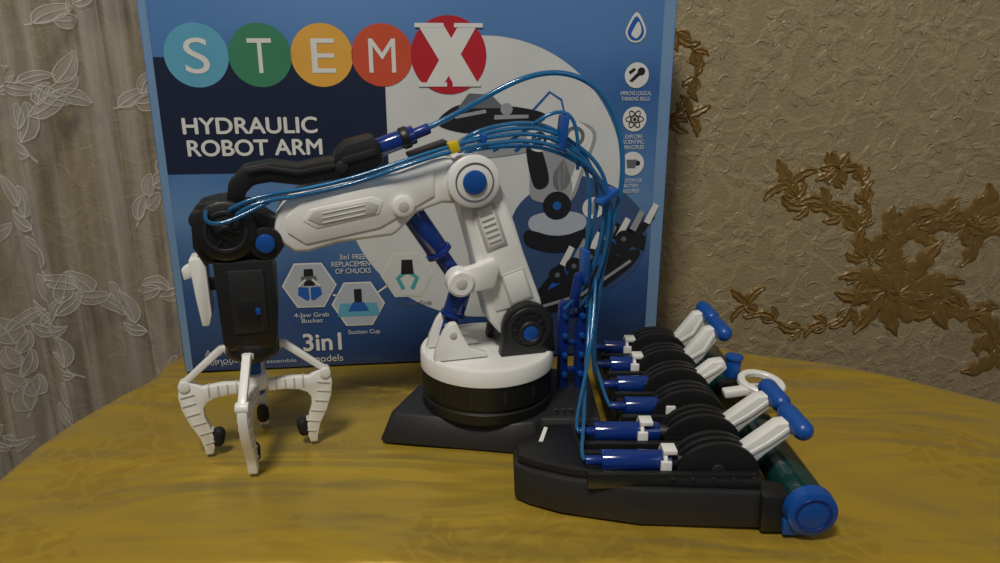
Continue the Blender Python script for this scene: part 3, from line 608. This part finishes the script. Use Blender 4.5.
slab('highlight_strip',[(2.7,-19.2),(3.0,-19.2),(3.45,-17.2),(3.2,-17.1)],3.0,3.04,WHITE,con,bev=0)  # thin white strip modelled in place of a highlight streak on the deck
rows=[-22.3,-18.4,-14.4,-10.5,-6.5,-2.6]
for i,y in enumerate(rows):
    xs=5.6 if y<-17 else 9.0
    for s in (-1,1): box(f'rail_{i}_{s}',((xs+16.5)/2,y+s*1.35,2.75),(16.5-xs,.5,1.1),BLACK,con,.1)
    xb=6.6 if y<-17 else 9.4
    zc=3.35
    cyl(f'syringe_barrel_{i+1}',(xb,y,zc),(xb+4.6,y,zc),.72,SYR,con,.1)
    cyl(f'syringe_nozzle_{i+1}',(xb-1.0,y,zc),(xb+.1,y,zc),.34,DBLUE,con,.05)
    xc=xb+(3.4 if i in(0,) else 2.6)+(1.6 if i==3 else 0)-(1.3 if i>=4 else 0)
    ringy(f'syringe_flange_{i+1}',(xc+.7,y,zc),(1,0,0),1.05,.7,.25,WHITE,con)
    box(f'syringe_clip_{i+1}',(xc+.7,y-1.0,zc-.25),(.7,.3,1.5),WHITE,con,.05)
    box(f'syringe_clip_top_{i+1}',(xc+1.0,y-.2,zc+.95),(.9,1.1,.3),WHITE,con,.05)
    cyl(f'plunger_rod_{i+1}',(xb+4.5,y,zc),(14.6,y,zc),.5,BLACK2,con,.05)
    for s in (-.75,0,.75):
        prism(f'quadrant_{i+1}_{"abc"[int(s/.75)+1]}',[(11.4,2.2)]+[(14.1+2.7*math.cos(math.radians(a)),2.9+2.2*math.sin(math.radians(a))) for a in range(180,-1,-12)]+[(16.8,2.2)],y+s-.2,y+s+.2,BLACK,con,.08)
    cyl(f'axle_{i+1}',(14.1,y-1.1,3.1),(14.1,y+1.1,3.1),.5,BLACK2,con,.06)
    if i in (0,1,4,5,3):
        tipx,tipz=(19.0,6.1)
        if i==3: tipx,tipz=18.0,5.3
        if i>=4: tipx,tipz=18.5,6.6
        prism(f'lever_{i+1}',[(14.9,3.2),(15.7,4.5),(tipx-1.2,tipz+.15),(tipx-.2,tipz+.3),(tipx+.1,tipz-.35),(17.2,4.1),(16.3,3.1)],y-.55,y+.55,WHITE,con,.14)
        prism(f'lever_rib_{i+1}',band([(15.8,3.9),(17.3,4.9),(tipx-.4,tipz-.1)],.3),y-.65,y+.65,WHITE,con,.06)
        if i!=3: capsule(f'handle_{i+1}',(tipx-.15,y+1.6,tipz+.25),(tipx+.25,y-1.7,tipz-.05),.66,BLUE,con)
cyl('roller_front',(19.3,-25.2,1.75),(19.3,-15.6,1.75),1.4,GREEN,con,.1)
lathe('roller_cap',(19.3,-26.1,1.75),(19.3,-25.1,1.75),[(0,1.35),(.12,1.55),(.85,1.62),(1.0,1.5)],BLUE,con,48)
ringy('roller_cap_ring',(19.3,-26.12,1.75),(0,1,0),1.15,1.0,.1,DBLUE,con)
cyl('roller_cap_rear',(19.3,-15.7,1.75),(19.3,-15.0,1.75),1.5,BLACK,con,.1)
cyl('roller_rear',(19.3,-9.0,1.75),(19.3,-1.0,1.75),1.4,GREEN,con,.1)
cyl('roller_rear_cap',(19.3,-9.6,1.75),(19.3,-8.9,1.75),1.5,BLACK,con,.1)
slab('roller_bracket',[(16.4,-25.4),(19.4,-25.4),(19.4,-23.4),(16.4,-23.0)],0,2.5,BLACK,con,.2,top=[(16.4,-25.2),(18.2,-25.2),(18.2,-23.4),(16.4,-23.0)])
box('roller_foot',(18.4,-25.3,.55),(1.4,.9,1.0),BLUE,con,.1)
box('roller_link',(18.2,-14.0,1.6),(2.0,2.6,1.4),BLACK2,con,.2)
box('roller_link_rear',(18.0,-3.0,1.6),(1.4,2.4,1.4),BLACK2,con,.2)
ringy('suction_ring',(21.2,-10.2,3.3),(.1,-.1,1),1.9,1.3,.55,WHITE,con)
box('suction_arm',(19.2,-11.0,3.0),(2.6,1.0,.6),WHITE,con,.15,rot=(0,-.15,0))
cyl('suction_post',(21.2,-10.2,0),(21.2,-10.2,3.2),.5,BLACK2,con); box('suction_bridge',(21.2,-10.2,3.1),(3.0,.4,.3),WHITE2,con,.05)
cyl('valve_knob',(19.4,-8.4,2.9),(19.4,-8.4,4.8),.62,BLUE,con); cyl('valve_knob_top',(19.4,-8.4,4.7),(19.4,-8.4,5.0),.75,BLUE,con,.08)
for i,y in enumerate(rows):
    xb=(6.6 if y<-17 else 9.4)-1.0
    if y<-17: P=[(7.3,-8.6,10.5),(7.0,-10.5,7),(6.5,-13,4.8),(5.8,y+2.5,4.1),(5.3,y+.4,3.5),(xb,y,3.35)] if i==0 else [(7.6,-9.0,12),(7.2,-11.5,8),(6.2,-15,5.0),(5.2,y,3.6),(xb,y,3.35)]
    else: P=[(7.6,-8.4,5.5),(7.9,y*.5-4,4.2),(8.1,y,3.5),(xb,y,3.35)]
    tube(f'feed_hose_{i+1}',P,.14,TUBE,con)

# ------------------------------------------------------------------ light + camera
def area(name,loc,target,size,energy,col):
    l=bpy.data.lights.new(name,'AREA');l.size=size;l.energy=energy;l.color=col
    o=bpy.data.objects.new(name,l);scn.collection.objects.link(o);o.location=loc
    o.rotation_euler=(Vector(target)-Vector(loc)).to_track_quat('-Z','Y').to_euler();return o
area('ceiling_lamp',(-.3,-.95,2.3),(0.15,-.05,.85),.3,20.5,(1.0,.94,.84))
area('room_bounce_lamp',(1.2,-1.4,1.9),(0.2,0,.9),.8,2.0,(1.0,.95,.88))
w=bpy.data.worlds.new('room_ambient');scn.world=w;w.use_nodes=True
w.node_tree.nodes['Background'].inputs[0].default_value=(.9,.92,1,1);w.node_tree.nodes['Background'].inputs[1].default_value=.10
cam=bpy.data.cameras.new('camera');cam.lens=27;cam.sensor_width=36;cam.clip_start=.01
co=bpy.data.objects.new('camera',cam);scn.collection.objects.link(co)
co.location=(0,-.66,T0+.29);co.rotation_euler=(math.radians(73),0,0)
scn.camera=co
